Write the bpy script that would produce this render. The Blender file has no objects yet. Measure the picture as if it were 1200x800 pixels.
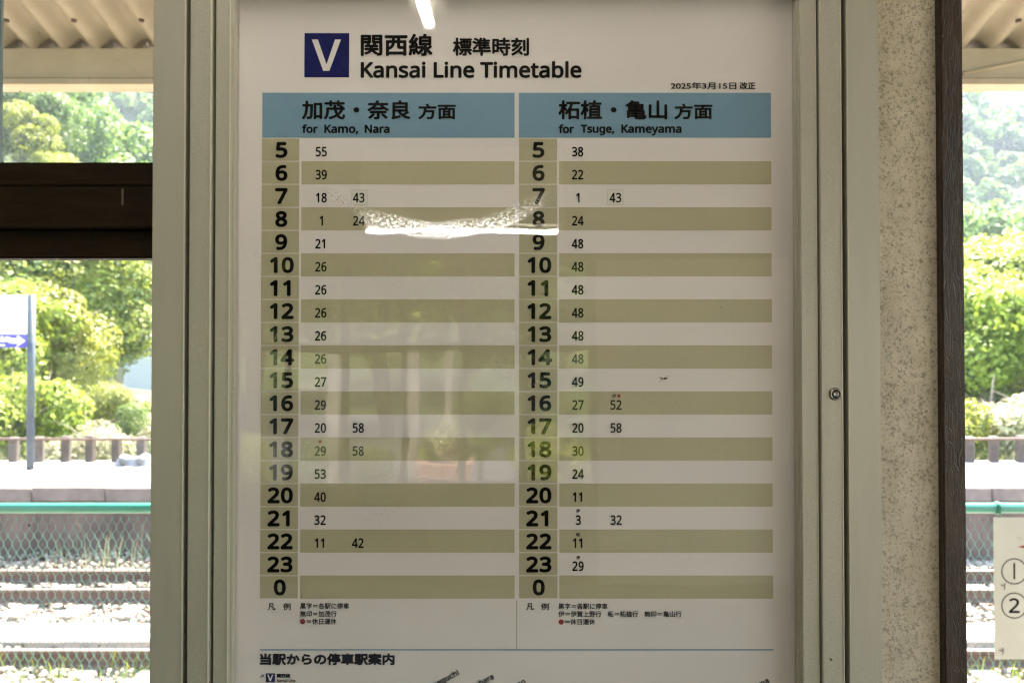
import bpy, bmesh, math, random, os
import numpy as np
from mathutils import Vector, Matrix

S = bpy.context.scene
COL = S.collection
random.seed(7)
rng = np.random.default_rng(11)

# ---------------------------------------------------------------- camera
EYE = 1.60
TH = math.radians(0.86)
cd = bpy.data.cameras.new('camera')
cd.sensor_width = 36.0; cd.lens = 30.0
cd.clip_start = 0.02; cd.clip_end = 3000
cd.dof.use_dof = True; cd.dof.focus_distance = 1.06; cd.dof.aperture_fstop = 9.0
cam = bpy.data.objects.new('camera', cd); COL.objects.link(cam)
cam.location = (0, 0, EYE); cam.rotation_euler = (math.pi/2 + TH, 0, 0)
S.camera = cam

# ---------------------------------------------------------------- world, sun, exposure
SUN_EL, SUN_AZ = math.radians(61), math.radians(24)      # azimuth from +Y towards +X
w = bpy.data.worlds.new('World'); S.world = w; w.use_nodes = True
wn = w.node_tree; bg = wn.nodes['Background']
sky = wn.nodes.new('ShaderNodeTexSky'); sky.sky_type = 'NISHITA'; sky.sun_disc = False
sky.sun_elevation = SUN_EL; sky.sun_rotation = SUN_AZ; sky.air_density = 1.3; sky.dust_density = 2.5
wn.links.new(sky.outputs[0], bg.inputs[0]); bg.inputs[1].default_value = 0.13
sl = bpy.data.lights.new('sun', 'SUN'); sl.energy = 4.8; sl.angle = math.radians(0.6); sl.color = (1.0, 0.94, 0.85)
so = bpy.data.objects.new('sun', sl); COL.objects.link(so)
sv = Vector((math.sin(SUN_AZ)*math.cos(SUN_EL), math.cos(SUN_AZ)*math.cos(SUN_EL), math.sin(SUN_EL)))
so.rotation_euler = sv.to_track_quat('Z', 'Y').to_euler(); so.location = sv*50
S.view_settings.view_transform = 'Standard'; S.view_settings.look = 'None'
S.view_settings.exposure = 3.6; S.view_settings.gamma = 1.0
S.render.engine = 'CYCLES'
S.cycles.use_denoising = True; S.cycles.filter_width = 1.25
S.cycles.max_bounces = 12; S.cycles.diffuse_bounces = 6; S.cycles.glossy_bounces = 4
S.cycles.transparent_max_bounces = 24; S.cycles.sample_clamp_indirect = 6

# ---------------------------------------------------------------- projection helpers (real positions from measured angles)
cT, sT = math.cos(TH), math.sin(TH)
def ray(u, v):
    a = (u-600)/1000.0; b = (400-v)/1000.0
    return a, cT - b*sT, sT + b*cT
def P(u, v, Y):
    a, f, up = ray(u, v); t = Y/f
    return a*t, EYE + up*t                     # x, z on the plane y = Y
def X(u, Y): return P(u, 400, Y)[0]
def Z(v, Y): return P(600, v, Y)[1]
def YG(v, z):                                  # distance at which a level surface z is seen at row v
    a, f, up = ray(600, v); return (z-EYE)*f/up

# ---------------------------------------------------------------- object helpers
def tag(o, label=None, cat=None, group=None, kind=None):
    if label: o['label'] = label
    if cat: o['category'] = cat
    if group: o['group'] = group
    if kind: o['kind'] = kind
    return o
def thing(name, label, cat, loc=(0, 0, 0), group=None):
    o = bpy.data.objects.new(name, None); COL.objects.link(o); o.location = loc; o.empty_display_size = .1
    return tag(o, label, cat, group)
def link(name, me, parent=None):
    o = bpy.data.objects.new(name, me); COL.objects.link(o)
    if parent is not None:
        o.parent = parent
        par = parent; off = Vector((0, 0, 0))
        while par is not None: off += par.location; par = par.parent
        o.location = -off
    return o
class MB:
    """collects shapes in world coordinates; build() links them as one mesh"""
    def __init__(s): s.v = []; s.f = []; s.smooth = False
    def box(s, x0, x1, y0, y1, z0, z1):
        b = len(s.v)
        s.v += [(x0,y0,z0),(x1,y0,z0),(x1,y1,z0),(x0,y1,z0),(x0,y0,z1),(x1,y0,z1),(x1,y1,z1),(x0,y1,z1)]
        s.f += [tuple(b+i for i in q) for q in ((0,3,2,1),(4,5,6,7),(0,1,5,4),(1,2,6,5),(2,3,7,6),(3,0,4,7))]
        return s
    def quad(s, a, b, c, d):
        n = len(s.v); s.v += [a, b, c, d]; s.f.append((n, n+1, n+2, n+3)); return s
    def tube(s, pts, r, n=8, cap=True):
        pts = [Vector(p) for p in pts]; R = r if hasattr(r, '__len__') else [r]*len(pts)
        base = len(s.v); up = None
        for i, p in enumerate(pts):
            t = (pts[min(i+1, len(pts)-1)] - pts[max(i-1, 0)]).normalized()
            if up is None:
                up = Vector((0, 0, 1)) if abs(t.z) < .9 else Vector((1, 0, 0))
            a = t.cross(up).normalized(); bb = a.cross(t).normalized(); up = bb
            for k in range(n):
                q = 2*math.pi*k/n; s.v.append(tuple(p + (a*math.cos(q)+bb*math.sin(q))*R[i]))
        for i in range(len(pts)-1):
            for k in range(n):
                k2 = (k+1) % n
                s.f.append((base+i*n+k, base+i*n+k2, base+(i+1)*n+k2, base+(i+1)*n+k))
        if cap:
            s.f.append(tuple(base+k for k in range(n))[::-1]); e = base+(len(pts)-1)*n
            s.f.append(tuple(e+k for k in range(n)))
        return s
    def mesh(s, name, mat, smooth=False, bevel=0, seg=2):
        me = bpy.data.meshes.new(name); me.from_pydata(s.v, [], s.f); me.update()
        bm = bmesh.new(); bm.from_mesh(me)
        if bevel:
            bmesh.ops.bevel(bm, geom=list(bm.edges), offset=bevel, segments=seg, affect='EDGES', clamp_overlap=True)
        bmesh.ops.recalc_face_normals(bm, faces=bm.faces)
        bm.to_mesh(me); bm.free()
        if mat: me.materials.append(mat)
        if smooth:
            for p in me.polygons: p.use_smooth = True
        return me
    def build(s, name, mat, parent=None, smooth=False, bevel=0, seg=2):
        return link(name, s.mesh(name, mat, smooth, bevel, seg), parent)
def np_mesh(name, V, F, mat, smooth=False):
    """V (n,3), F (m,k) arrays"""
    me = bpy.data.meshes.new(name); V = np.asarray(V, dtype=np.float32); F = np.asarray(F, dtype=np.int32)
    me.vertices.add(len(V)); me.vertices.foreach_set('co', V.ravel())
    k = F.shape[1]; me.loops.add(F.size); me.loops.foreach_set('vertex_index', F.ravel())
    me.polygons.add(len(F)); me.polygons.foreach_set('loop_start', np.arange(0, F.size, k, dtype=np.int32))
    me.polygons.foreach_set('loop_total', np.full(len(F), k, dtype=np.int32))
    if smooth: me.polygons.foreach_set('use_smooth', np.ones(len(F), dtype=bool))
    me.update(calc_edges=True)
    if mat: me.materials.append(mat)
    return me

# ---------------------------------------------------------------- materials
class M:
    def __init__(s, name):
        s.m = bpy.data.materials.new(name); s.m.use_nodes = True; s.t = s.m.node_tree
        s.p = s.t.nodes['Principled BSDF']; s.out = s.t.nodes['Material Output']
    def n(s, kind, **kw):
        nd = s.t.nodes.new(kind)
        for k, v in kw.items():
            if k in nd.inputs: nd.inputs[k].default_value = v
            else: setattr(nd, k, v)
        return nd
    def l(s, a, b): s.t.links.new(a, b)
    def coord(s, scale=(1, 1, 1)):
        tc = s.n('ShaderNodeTexCoord'); mp = s.n('ShaderNodeMapping'); mp.inputs['Scale'].default_value = scale
        s.l(tc.outputs['Object'], mp.inputs[0]); return mp.outputs[0]
    def noise(s, co, scale, detail=4, rough=.55):
        nz = s.n('ShaderNodeTexNoise', Scale=scale, Detail=detail, Roughness=rough); s.l(co, nz.inputs['Vector']); return nz.outputs['Fac']
    def ramp(s, fac, stops):
        r = s.n('ShaderNodeValToRGB'); e = r.color_ramp.elements
        while len(e) < len(stops): e.new(.5)
        for i, (p, c) in enumerate(stops):
            e[i].position = p; e[i].color = (*c, 1) if hasattr(c, '__len__') else (c, c, c, 1)
        s.l(fac, r.inputs[0]); return r.outputs[0]
    def mix(s, fac, a, b, mode='MIX'):
        x = s.n('ShaderNodeMix', data_type='RGBA', blend_type=mode)
        for sock, v in ((x.inputs[0], fac), (x.inputs[6], a), (x.inputs[7], b)):
            if isinstance(v, bpy.types.NodeSocket): s.l(v, sock)
            else: sock.default_value = v if not hasattr(v, '__len__') else (*v, 1)[:4]
        return x.outputs[2]
    def math(s, op, a, b=None, clamp=False):
        x = s.n('ShaderNodeMath', operation=op, use_clamp=clamp)
        for i, v in enumerate((a, b)):
            if v is None: continue
            if isinstance(v, bpy.types.NodeSocket): s.l(v, x.inputs[i])
            else: x.inputs[i].default_value = v
        return x.outputs[0]
    def bump(s, h, strength=.3, dist=.002):
        b = s.n('ShaderNodeBump', Strength=strength, Distance=dist); s.l(h, b.inputs['Height']); s.l(b.outputs[0], s.p.inputs['Normal']); return b.outputs[0]
    def base(s, c):
        if isinstance(c, bpy.types.NodeSocket): s.l(c, s.p.inputs['Base Color'])
        else: s.p.inputs['Base Color'].default_value = (*c, 1)
    def set(s, rough=.6, metal=0, spec=.5):
        s.p.inputs['Roughness'].default_value = rough; s.p.inputs['Metallic'].default_value = metal
        s.p.inputs['Specular IOR Level'].default_value = spec; return s

def simple(name, col, rough=.6, var=.12, scale=8, metal=0, spec=.5, bump=0, bscale=60, bdist=.001):
    m = M(name).set(rough, metal, spec); co = m.coord()
    f = m.noise(co, scale, 5)
    d = tuple(c*(1-var) for c in col); b = tuple(min(1, c*(1+var)) for c in col)
    m.base(m.ramp(f, [(.3, d), (.7, b)]))
    if bump: m.bump(m.noise(co, bscale, 4), bump, bdist)
    return m.m

# printed paper: base colour with faint unevenness
def paper(name, col):
    m = M(name).set(.6, 0, .06); co = m.coord()
    f = m.noise(co, 3.0, 3); g = m.noise(co, 700, 2)
    c = m.ramp(f, [(.3, tuple(x*.97 for x in col)), (.7, tuple(min(1, x*1.03) for x in col))])
    c = m.mix(.05, c, m.ramp(g, [(.3, 0.0), (.7, 1.0)]), 'OVERLAY')
    m.base(c); return m.m
PAPER = paper('poster paper', (.775, .712, .69))
OLIVE = paper('olive print', (.49, .445, .30))
OLIVE2 = paper('olive hour print', (.46, .42, .285))
BLUE = paper('sky blue print', (.195, .325, .43))
NAVY = paper('navy print', (.006, .010, .105))
INK = simple('black ink', (.003, .003, .003), .6, .1, spec=.04)
RED = simple('red ink', (.26, .004, .006), .5, .1)
GREENLINE = simple('grey green line print', (.36, .36, .25), .6)
STICK = paper('correction sticker', (.72, .69, .62))

def alu():
    m = M('champagne aluminium').set(.42, .35, .5)
    co = m.coord(); g = m.noise(co, 900, 2); st = m.noise(m.coord((60, 60, 1.2)), 6, 3); big = m.noise(co, 2.2, 3)
    c = m.ramp(st, [(.3, (.425, .398, .315)), (.7, (.44, .412, .328))])
    c = m.mix(.16, c, m.ramp(g, [(.35, 0.0), (.65, 1.0)]), 'OVERLAY')
    sp = m.ramp(m.noise(co, 62, 1), [(.80, 0.0), (.812, 1.0)])
    c = m.mix(m.math('MULTIPLY', m.ramp(m.noise(m.coord((8, 8, 1)), 5, 4, .7), [(.45, 0.0), (.75, 1.0)]), .14), c, (.20, .18, .12))
    c = m.mix(sp, c, (.11, .09, .06))
    m.base(c); m.bump(g, .025, .0003)
    r = m.ramp(big, [(.3, .38), (.7, .5)]); m.l(r, m.p.inputs['Roughness']); return m.m
ALU = alu()
ALUE = simple('aluminium edge highlight', (.62, .58, .46), .35, .08, metal=.3)  # paler than the bars: the light caught by the lips is painted in
GAP = simple('black gap depth', (.003, .003, .003), .9, .1, spec=.03)  # near-black fill paints the dark depth of the recessed gaps
STEEL = simple('lock steel', (.30, .28, .24), .28, .15, metal=1)
STEELD = simple('dark lock recess', (.02, .018, .016), .5)

def stucco():
    m = M('flecked beige stucco').set(.85, 0, .25); co = m.coord()
    # short dark flecks in a beige coat
    f1 = m.noise(co, 320, 6, .78); f2 = m.noise(m.coord((1, 1, .8)), 165, 3, .6); big = m.noise(co, 6, 3)
    k = m.math('ADD', m.math('MULTIPLY', f1, .75), m.math('ADD', m.math('MULTIPLY', f2, .30), m.math('MULTIPLY', big, .07)))
    fl = m.ramp(k, [(.465, 1.0), (.56, 0.0)])
    c0 = m.ramp(m.noise(co, 30, 4), [(.3, (.53, .455, .34)), (.7, (.66, .575, .445))])
    c0 = m.mix(m.math('MULTIPLY', m.ramp(m.noise(m.coord((6, 6, 1.4)), 3, 4, .65), [(.48, 0.0), (.72, 1.0)]), .22), c0, (.30, .24, .16))
    c = m.mix(m.math('MULTIPLY', fl, .66), c0, (.12, .092, .06))
    m.base(c); m.bump(m.math('ADD', k, m.noise(co, 420, 2)), .55, .0012); return m.m
STUCCO = stucco()
SHADE_EDGE = simple('shaded brown stucco edge', (.24, .19, .12), .8, .2, 30, bump=.4, bscale=200)  # darker stucco colour paints the shadow strip beside the post

def dark_wood(name, a, b, bump=.6, vert=True, rough=.38, spec=.5):
    m = M(name).set(rough, 0, spec)
    sc = (9, 9, 1.2) if vert else (1.2, 9, 9)
    co = m.coord(sc); c1 = m.coord()
    g = m.noise(co, 9, 6, .7); pit = m.noise(c1, 70, 3, .6)
    m.base(m.ramp(g, [(.3, a), (.72, b)]))
    vo = m.n('ShaderNodeTexVoronoi', Scale=28.0); vo.feature = 'DISTANCE_TO_EDGE'; m.l(co, vo.inputs['Vector'])
    crack = m.ramp(vo.outputs['Distance'], [(0, 0.0), (.06, 1.0)])
    h = m.math('ADD', m.math('MULTIPLY', pit, .9), m.math('MULTIPLY', m.noise(c1, 26, 3), .8))
    h = m.math('ADD', h, m.math('MULTIPLY', crack, .5))
    m.bump(h, bump, .003); return m.m
POSTW = dark_wood('cracked brown paint', (.026, .016, .010), (.064, .040, .026), .45, True, .42, .32)
RAILW = dark_wood('dark brown window timber', (.010, .0055, .0018), (.028, .015, .0055), .25, False, .6, .15)

def cream(name='dirty cream paint', f=1.0, g=1.0):
    m = M(name).set(.55, 0, .4); co = m.coord()
    c = m.ramp(m.noise(co, 5, 6), [(.25, (.30*f, .24*f*g, .155*f*g*g)), (.7, (.40*f, .325*f*g, .215*f*g*g))])
    sp = m.ramp(m.noise(co, 17, 4, .6), [(.66, 0.0), (.74, 1.0)]); c = m.mix(m.math('MULTIPLY', sp, .65), c, (.16, .10, .045))
    m.base(c); m.bump(m.noise(co, 40, 3), .15, .002); return m.m
CREAM = cream()
SHEETC = cream('stained cream roof sheet', .70, 1.08)
def glass(name, wavy=0.0, marks=False, dirt=None):
    """thin clear sheet: straight-through light plus Fresnel reflection off each face"""
    m = M(name); t = m.t; t.nodes.remove(m.p)
    lw = m.n('ShaderNodeLayerWeight', Blend=.5)
    F = m.math('ADD', m.math('MULTIPLY', m.math('POWER', lw.outputs['Facing'], 5.0), .95), .042)
    tr = m.n('ShaderNodeBsdfTransparent'); tr.inputs[0].default_value = (.975, .975, .965, 1)
    gl = m.n('ShaderNodeBsdfGlossy'); gl.inputs['Roughness'].default_value = .004
    mx = m.n('ShaderNodeMixShader'); m.l(F, mx.inputs[0]); m.l(tr.outputs[0], mx.inputs[1]); m.l(gl.outputs[0], mx.inputs[2])
    co = m.coord(); res = mx.outputs[0]
    if wavy:
        b = m.n('ShaderNodeBump', Strength=wavy, Distance=.002)
        h = m.noise(co, 7, 2)
        if marks:
            h, sp = marks(m, co, h)
            g2 = m.n('ShaderNodeBsdfGlossy'); g2.inputs['Roughness'].default_value = .10; g2.inputs[0].default_value = (1, 1, 1, 1)
            m3 = m.n('ShaderNodeMixShader'); m.l(m.math('MULTIPLY', sp, .36), m3.inputs[0]); m.l(res, m3.inputs[1]); m.l(g2.outputs[0], m3.inputs[2]); res = m3.outputs[0]
        m.l(h, b.inputs['Height']); m.l(b.outputs[0], gl.inputs['Normal'])
    if dirt is not None:
        d = dirt(m, co); df = m.n('ShaderNodeBsdfDiffuse'); df.inputs[0].default_value = (.10, .085, .05, 1)
        m2 = m.n('ShaderNodeMixShader'); m.l(d, m2.inputs[0]); m.l(res, m2.inputs[1]); m.l(df.outputs[0], m2.inputs[2]); res = m2.outputs[0]
    m.l(res, m.out.inputs[0]); return m.m

GLY = 1.0530      # front of the acrylic sheet
def scuffs(m, co, h):
    """crinkled scuff marks in the acrylic: a sagging arc and a few round patches"""
    sx = m.n('ShaderNodeSeparateXYZ'); m.l(co, sx.inputs[0]); x, z = sx.outputs[0], sx.outputs[2]
    x0, zb = X(515, GLY), Z(269, GLY)
    dx = m.math('SUBTRACT', x, x0)
    curve = m.math('ADD', m.math('MULTIPLY', m.math('MULTIPLY', dx, dx), 2.35), zb)
    dz = m.math('ABSOLUTE', m.math('SUBTRACT', z, curve))
    wob = m.noise(co, 30, 3)
    arc = m.math('SUBTRACT', 1.0, m.math('DIVIDE', dz, m.math('ADD', m.math('MULTIPLY', wob, .016), .004)), True)
    ends = m.math('SUBTRACT', 1.0, m.math('DIVIDE', m.math('SUBTRACT', m.math('ABSOLUTE', dx), .13), .02), True)
    mask = m.math('MULTIPLY', arc, ends)
    spk = m.ramp(m.noise(m.coord((1, 1, 1.4)), 270, 4, .85), [(.545, 0.0), (.572, 1.0)])
    def patch(mask, u, v, r, k):
        cx, cz = X(u, GLY), Z(v, GLY)
        a = m.math('SUBTRACT', x, cx); c = m.math('SUBTRACT', z, cz)
        d = m.math('SQRT', m.math('ADD', m.math('MULTIPLY', a, a), m.math('MULTIPLY', c, c)))
        d = m.math('ADD', d, m.math('MULTIPLY', m.math('SUBTRACT', wob, .5), r*1.0))
        s_ = m.math('MULTIPLY', m.math('SUBTRACT', 1.0, m.math('DIVIDE', d, r), True), k*1.5)
        return m.math('MAXIMUM', mask, s_)
    for (u, v, r, k) in ((295, 555, .05, .10), (360, 545, .055, .14), (450, 575, .065, .14), (528, 505, .04, .10), (700, 455, .035, .12), (300, 300, .04, .08), (455, 330, .05, .06), (520,440,.09,.05)):
        mask = patch(mask, u, v, r, k)
    arcspark = m.math('MULTIPLY', m.math('MULTIPLY', m.math('POWER', mask, .7), spk), 1.0)
    fine = m.math('ADD', m.noise(co, 700, 3, .7), m.math('MULTIPLY', m.noise(co, 300, 2), .8))
    hol = m.ramp(m.noise(m.coord((1, 1, 1.5)), 240, 2), [(.44, 0.0), (.54, 1.0)])
    mask = m.math('MULTIPLY', mask, hol)
    keep = m.math('DIVIDE', m.math('SUBTRACT', m.math('ABSOLUTE', m.math('SUBTRACT', z, Z(271.5, GLY))), .0035), .003, True)
    mask = m.math('MULTIPLY', mask, keep)
    h = m.math('ADD', h, m.math('MULTIPLY', m.noise(co, 45, 3), .035))
    return m.math('ADD', m.math('MULTIPLY', h, .30), m.math('MULTIPLY', m.math('MULTIPLY', fine, mask), .05)), arcspark
def specks(m, co):
    a = m.ramp(m.noise(co, 75, 1, .5), [(.825, 0.0), (.84, 1.0)])
    return m.math('MULTIPLY', a, .8)
ACRYLIC = glass('scuffed acrylic sheet', .55, scuffs, specks)
def sill_dirt(zb):
    def f(m, co):
        sx = m.n('ShaderNodeSeparateXYZ'); m.l(co, sx.inputs[0]); z = sx.outputs[2]
        near = m.math('SUBTRACT', 1.0, m.math('DIVIDE', m.math('SUBTRACT', z, zb), .022), True)
        k = m.math('ADD', m.noise(m.coord((20, 1, 60)), 4, 4, .7), m.math('MULTIPLY', near, .13))
        a = m.ramp(k, [(.72, 0.0), (.78, .85)])
        b = m.ramp(m.noise(co, 90, 1), [(.785, 0.0), (.80, .7)])
        return m.math('MAXIMUM', a, b)
    return f

CONC = simple('pale platform concrete', (.28, .25, .215), .85, .14, 3, bump=.4, bscale=90)
CONCF = simple('indoor concrete floor', (.21, .18, .145), .6, .12, 2, bump=.2, bscale=90)
def stained():
    m = M('stained retaining wall').set(.85, 0, .3); co = m.coord()
    a = m.noise(co, 1.6, 5, .65); b = m.noise(m.coord((3, 3, .6)), 3, 5, .7)
    c = m.ramp(a, [(.3, (.060, .040, .032)), (.7, (.15, .105, .082))])
    c = m.mix(m.math('MULTIPLY', m.ramp(b, [(.5, 0.0), (.72, 1.0)]), .6), c, (.035, .03, .024))
    m.base(c); m.bump(m.noise(co, 14, 5), .6, .02); return m.m
STAIN = stained()
def stone():
    m = M('crushed ballast stone').set(.8, 0, .3)
    gi = m.n('ShaderNodeNewGeometry')
    c = m.ramp(gi.outputs['Random Per Island'], [(0, (.06, .042, .028)), (.25, (.14, .10, .07)), (.6, (.21, .17, .13)), (1, (.34, .30, .25))])
    m.base(c); return m.m
STONE = stone()
RUST = simple('rusty steel rail', (.085, .048, .034), .7, .3, 14, bump=.4)
RAILTOP = simple('worn rail head', (.15, .105, .08), .5, .2, 14, metal=.2)
SLEEPER = simple('weathered sleeper', (.19, .16, .13), .85, .25, 9, bump=.5)
TEAL = simple('teal fence paint', (.022, .20, .130), .38, .12, 6, bump=.1)
WIREG = simple('green coated wire', (.085, .20, .150), .45, .12, 6)
def plate():
    m = M('cream plastic notice').set(.5, 0, .4); co = m.coord()
    c = m.ramp(m.noise(co, 5, 5), [(.3, (.40, .40, .33)), (.7, (.47, .47, .40))])
    sp = m.ramp(m.noise(co, 30, 3), [(.70, 0.0), (.76, 1.0)]); c = m.mix(m.math('MULTIPLY', sp, .5), c, (.22, .15, .07))
    m.base(c)
    tl = m.n('ShaderNodeBsdfTranslucent'); m.l(c, tl.inputs[0])
    mx = m.n('ShaderNodeMixShader'); mx.inputs[0].default_value = .05
    m.l(m.p.outputs[0], mx.inputs[1]); m.l(tl.outputs[0], mx.inputs[2]); m.l(mx.outputs[0], m.out.inputs[0]); return m.m
PLATE = plate()
WHITEP = simple('white enamel', (.78, .78, .78), .35, .03)
VIOLET = simple('blue violet enamel', (.045, .035, .30), .4, .05)
GREYP = simple('blue grey painted steel', (.020, .032, .050), .6, .15)
WHITEINK = simple('white lettering', (.8, .8, .8), .5, .03)
TIMB = simple('weathered stake timber', (.060, .045, .035), .85, .35, 6, bump=.5)
SHEETG = simple('grey moulded plastic', (.13, .14, .15), .5, .15)
WALLW = simple('white house wall', (.30, .31, .32), .7, .1)
TILER = simple('pale metal roof', (.34, .36, .38), .5, .1)
PANE = simple('dark house window', (.04, .06, .08), .15, .2)
EARTH = simple('bare earth slope', (.34, .25, .18), .95, .2, .6)

def leafmat(name, lo, hi, trans=.45):
    m = M(name).set(.55, 0, .35)
    gi = m.n('ShaderNodeNewGeometry'); oi = m.n('ShaderNodeObjectInfo')
    a = m.ramp(gi.outputs['Random Per Island'], [(0, lo), (1, hi)])
    hsv = m.n('ShaderNodeHueSaturation'); m.l(a, hsv.inputs['Color'])
    hue = m.math('ADD', m.math('MULTIPLY', oi.outputs['Random'], .035), .482); m.l(hue, hsv.inputs['Hue'])
    val = m.math('ADD', m.math('MULTIPLY', oi.outputs['Random'], .5), .75); m.l(val, hsv.inputs['Value'])
    m.base(hsv.outputs[0]); tl = m.n('ShaderNodeBsdfTranslucent'); m.l(hsv.outputs[0], tl.inputs[0])
    mx = m.n('ShaderNodeMixShader'); mx.inputs[0].default_value = trans
    m.l(m.p.outputs[0], mx.inputs[1]); m.l(tl.outputs[0], mx.inputs[2]); m.l(mx.outputs[0], m.out.inputs[0]); return m.m
LEAF_Y = leafmat('fresh yellow green leaves', (.13, .17, .014), (.26, .29, .03))
LEAF_G = leafmat('mid green leaves', (.065, .11, .02), (.14, .18, .035))
LEAF_D = leafmat('dark cedar needles', (.022, .05, .018), (.055, .09, .03), .25)
GRASSM = leafmat('pale dry grass', (.24, .25, .12), (.45, .42, .24), .35)
BARK = simple('grey brown bark', (.14, .11, .08), .9, .25, 8, bump=.6)
def groundmat():
    m = M('grassy ground').set(.95, 0, .2); co = m.coord()
    a = m.noise(co, .05, 5, .6); b = m.noise(co, .9, 5, .6)
    c = m.ramp(b, [(.3, (.030, .045, .012)), (.7, (.070, .085, .030))])
    c = m.mix(m.math('MULTIPLY', m.ramp(a, [(.5, 0.0), (.62, 1.0)]), .5), c, (.13, .105, .065))
    m.base(c); m.bump(b, .5, .05); return m.m
GROUND = groundmat()
ASPH = simple('dark forecourt asphalt', (.045, .045, .042), .9, .15, 2)
BROWNW = simple('brown hall timber', (.055, .036, .022), .6, .25, 4)
CEIL = simple('brown ceiling boards', (.16, .12, .085), .7, .2, 3)
PLASTER = simple('cream plaster', (.60, .54, .44), .8, .08, 3)
WHITEPOST = simple('white painted post', (.50, .46, .38), .6, .08, 4)
BRICK = simple('orange terracotta', (.26, .12, .07), .8, .25, 20)
def tube_mat():
    m = M('lit fluorescent tube'); e = m.n('ShaderNodeEmission'); e.inputs[0].default_value = (1, .97, .90, 1); e.inputs[1].default_value = 4.0
    m.l(e.outputs[0], m.out.inputs[0]); return m.m
TUBE = tube_mat()

# ================================================================ THE SETTING
BED = EYE - 2.73           # foot of the far platform wall / ballast
FPT = EYE - 1.80           # top of the far platform
# near platform slab (floor of the hall and the covered strip)
slab = MB().box(-12, 12, -4.3, 4.1, BED-.4, 0).build('platform', CONCF); tag(slab, kind='structure')
yb = 4.1
bed = MB().box(-60, 60, yb, 13.0, BED-.5, BED-.07).build('track_bed', simple('ballast fines', (.36, .30, .24), .95, .3, 12, bump=.6, bscale=30)); tag(bed, kind='structure')

Y_FACE = YG(571, FPT); Y_BACK = YG(541, FPT) + .25
far = thing('far_platform', 'sunlit far platform across the tracks with a dark stained retaining wall', 'platform', (0, Y_FACE, BED))
tag(far, kind='structure'); del far['category']
MB().box(-40, 40, Y_FACE+.12, Y_BACK, BED-.5, FPT-.012).build('surface', CONC, far)
MB().box(-40, 40, Y_FACE+.06, Y_FACE+.119, BED-.3, FPT-.20).build('retaining_wall', STAIN, far)
cop = MB().box(-.494, .494, 0, .42, -.19, 0).mesh('coping_slab', STAIN, bevel=.012, seg=1)
copc = simple('coping concrete', (.13, .105, .09), .85, .3, 4, bump=.5); cop.materials[0] = copc
for i in range(-12, 13):
    o = link('coping_slab', cop, far); o.location = Vector((i*1.0, Y_FACE - far.location.y + random.uniform(-.012, .012), FPT - BED + random.uniform(-.006, .006)))

# terrain beyond the far platform and behind the hall
def sm(a, b, t): t = np.clip((t-a)/(b-a), 0, 1); return t*t*(3-2*t)
A1x = [-1.2, -.62, -.53, -.47, -.42, -.2, .2, .5, .56, .62, 1.2]; A1y = [.30, .285, .265, .215, .165, .13, .10, .095, .10, .115, .18]
A2x = [-1.2, -.6, -.42, 0, .5, .545, .575, .62, 1.2];             A2y = [.40, .40, .38, .34, .30, .295, .272, .285, .33]
def terrain(x, y):
    x = np.asarray(x, float); y = np.asarray(y, float)
    a = x/np.maximum(y, 20.0)
    e1 = np.interp(a, A1x, A1y); e2 = np.interp(a, A2x, A2y)
    r1 = sm(30, 118, y)*118*e1 * (1-.55*sm(125, 190, y))
    r2 = sm(150, 290, y)*290*e2
    z = BED - .45 + np.maximum(r1, r2) + .9*sm(18, 34, y)*np.sin(x*.21+y*.13)*.5
    mh = sm(-40, -35, x)*(1-sm(-12, -8, x))*sm(40, 50, y)*(1-sm(70, 76, y))
    z = z*(1-mh) + (-1.2)*mh
    zback = -.12 + sm(20, 60, -y)*9
    return np.where(y > 14, z, np.where(y < -4.3, zback, BED-.9))
xs = np.concatenate([np.linspace(-900, -160, 12), np.linspace(-150, 150, 101), np.linspace(160, 900, 12)])
ys = np.concatenate([np.linspace(-700, -70, 8), np.linspace(-60, -4.301, 16), [-4.3], np.linspace(4, 14, 4), np.linspace(14.01, 140, 90), np.linspace(143, 340, 60), np.linspace(380, 1100, 8)])
GX, GY = np.meshgrid(xs, ys); GZ = terrain(GX, GY) + EYE*0
nx, ny = len(xs), len(ys)
idx = np.arange(nx*ny).reshape(ny, nx)
F = np.stack([idx[:-1, :-1], idx[:-1, 1:], idx[1:, 1:], idx[1:, :-1]], -1).reshape(-1, 4)
g = link('ground', np_mesh('ground', np.stack([GX, GY, GZ], -1).reshape(-1, 3), F, GROUND, True)); tag(g, kind='structure')
fc = MB().box(-30, 30, -26, -4.302, -.3, -.05).build('forecourt_pavement', ASPH); tag(fc, kind='structure')

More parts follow.
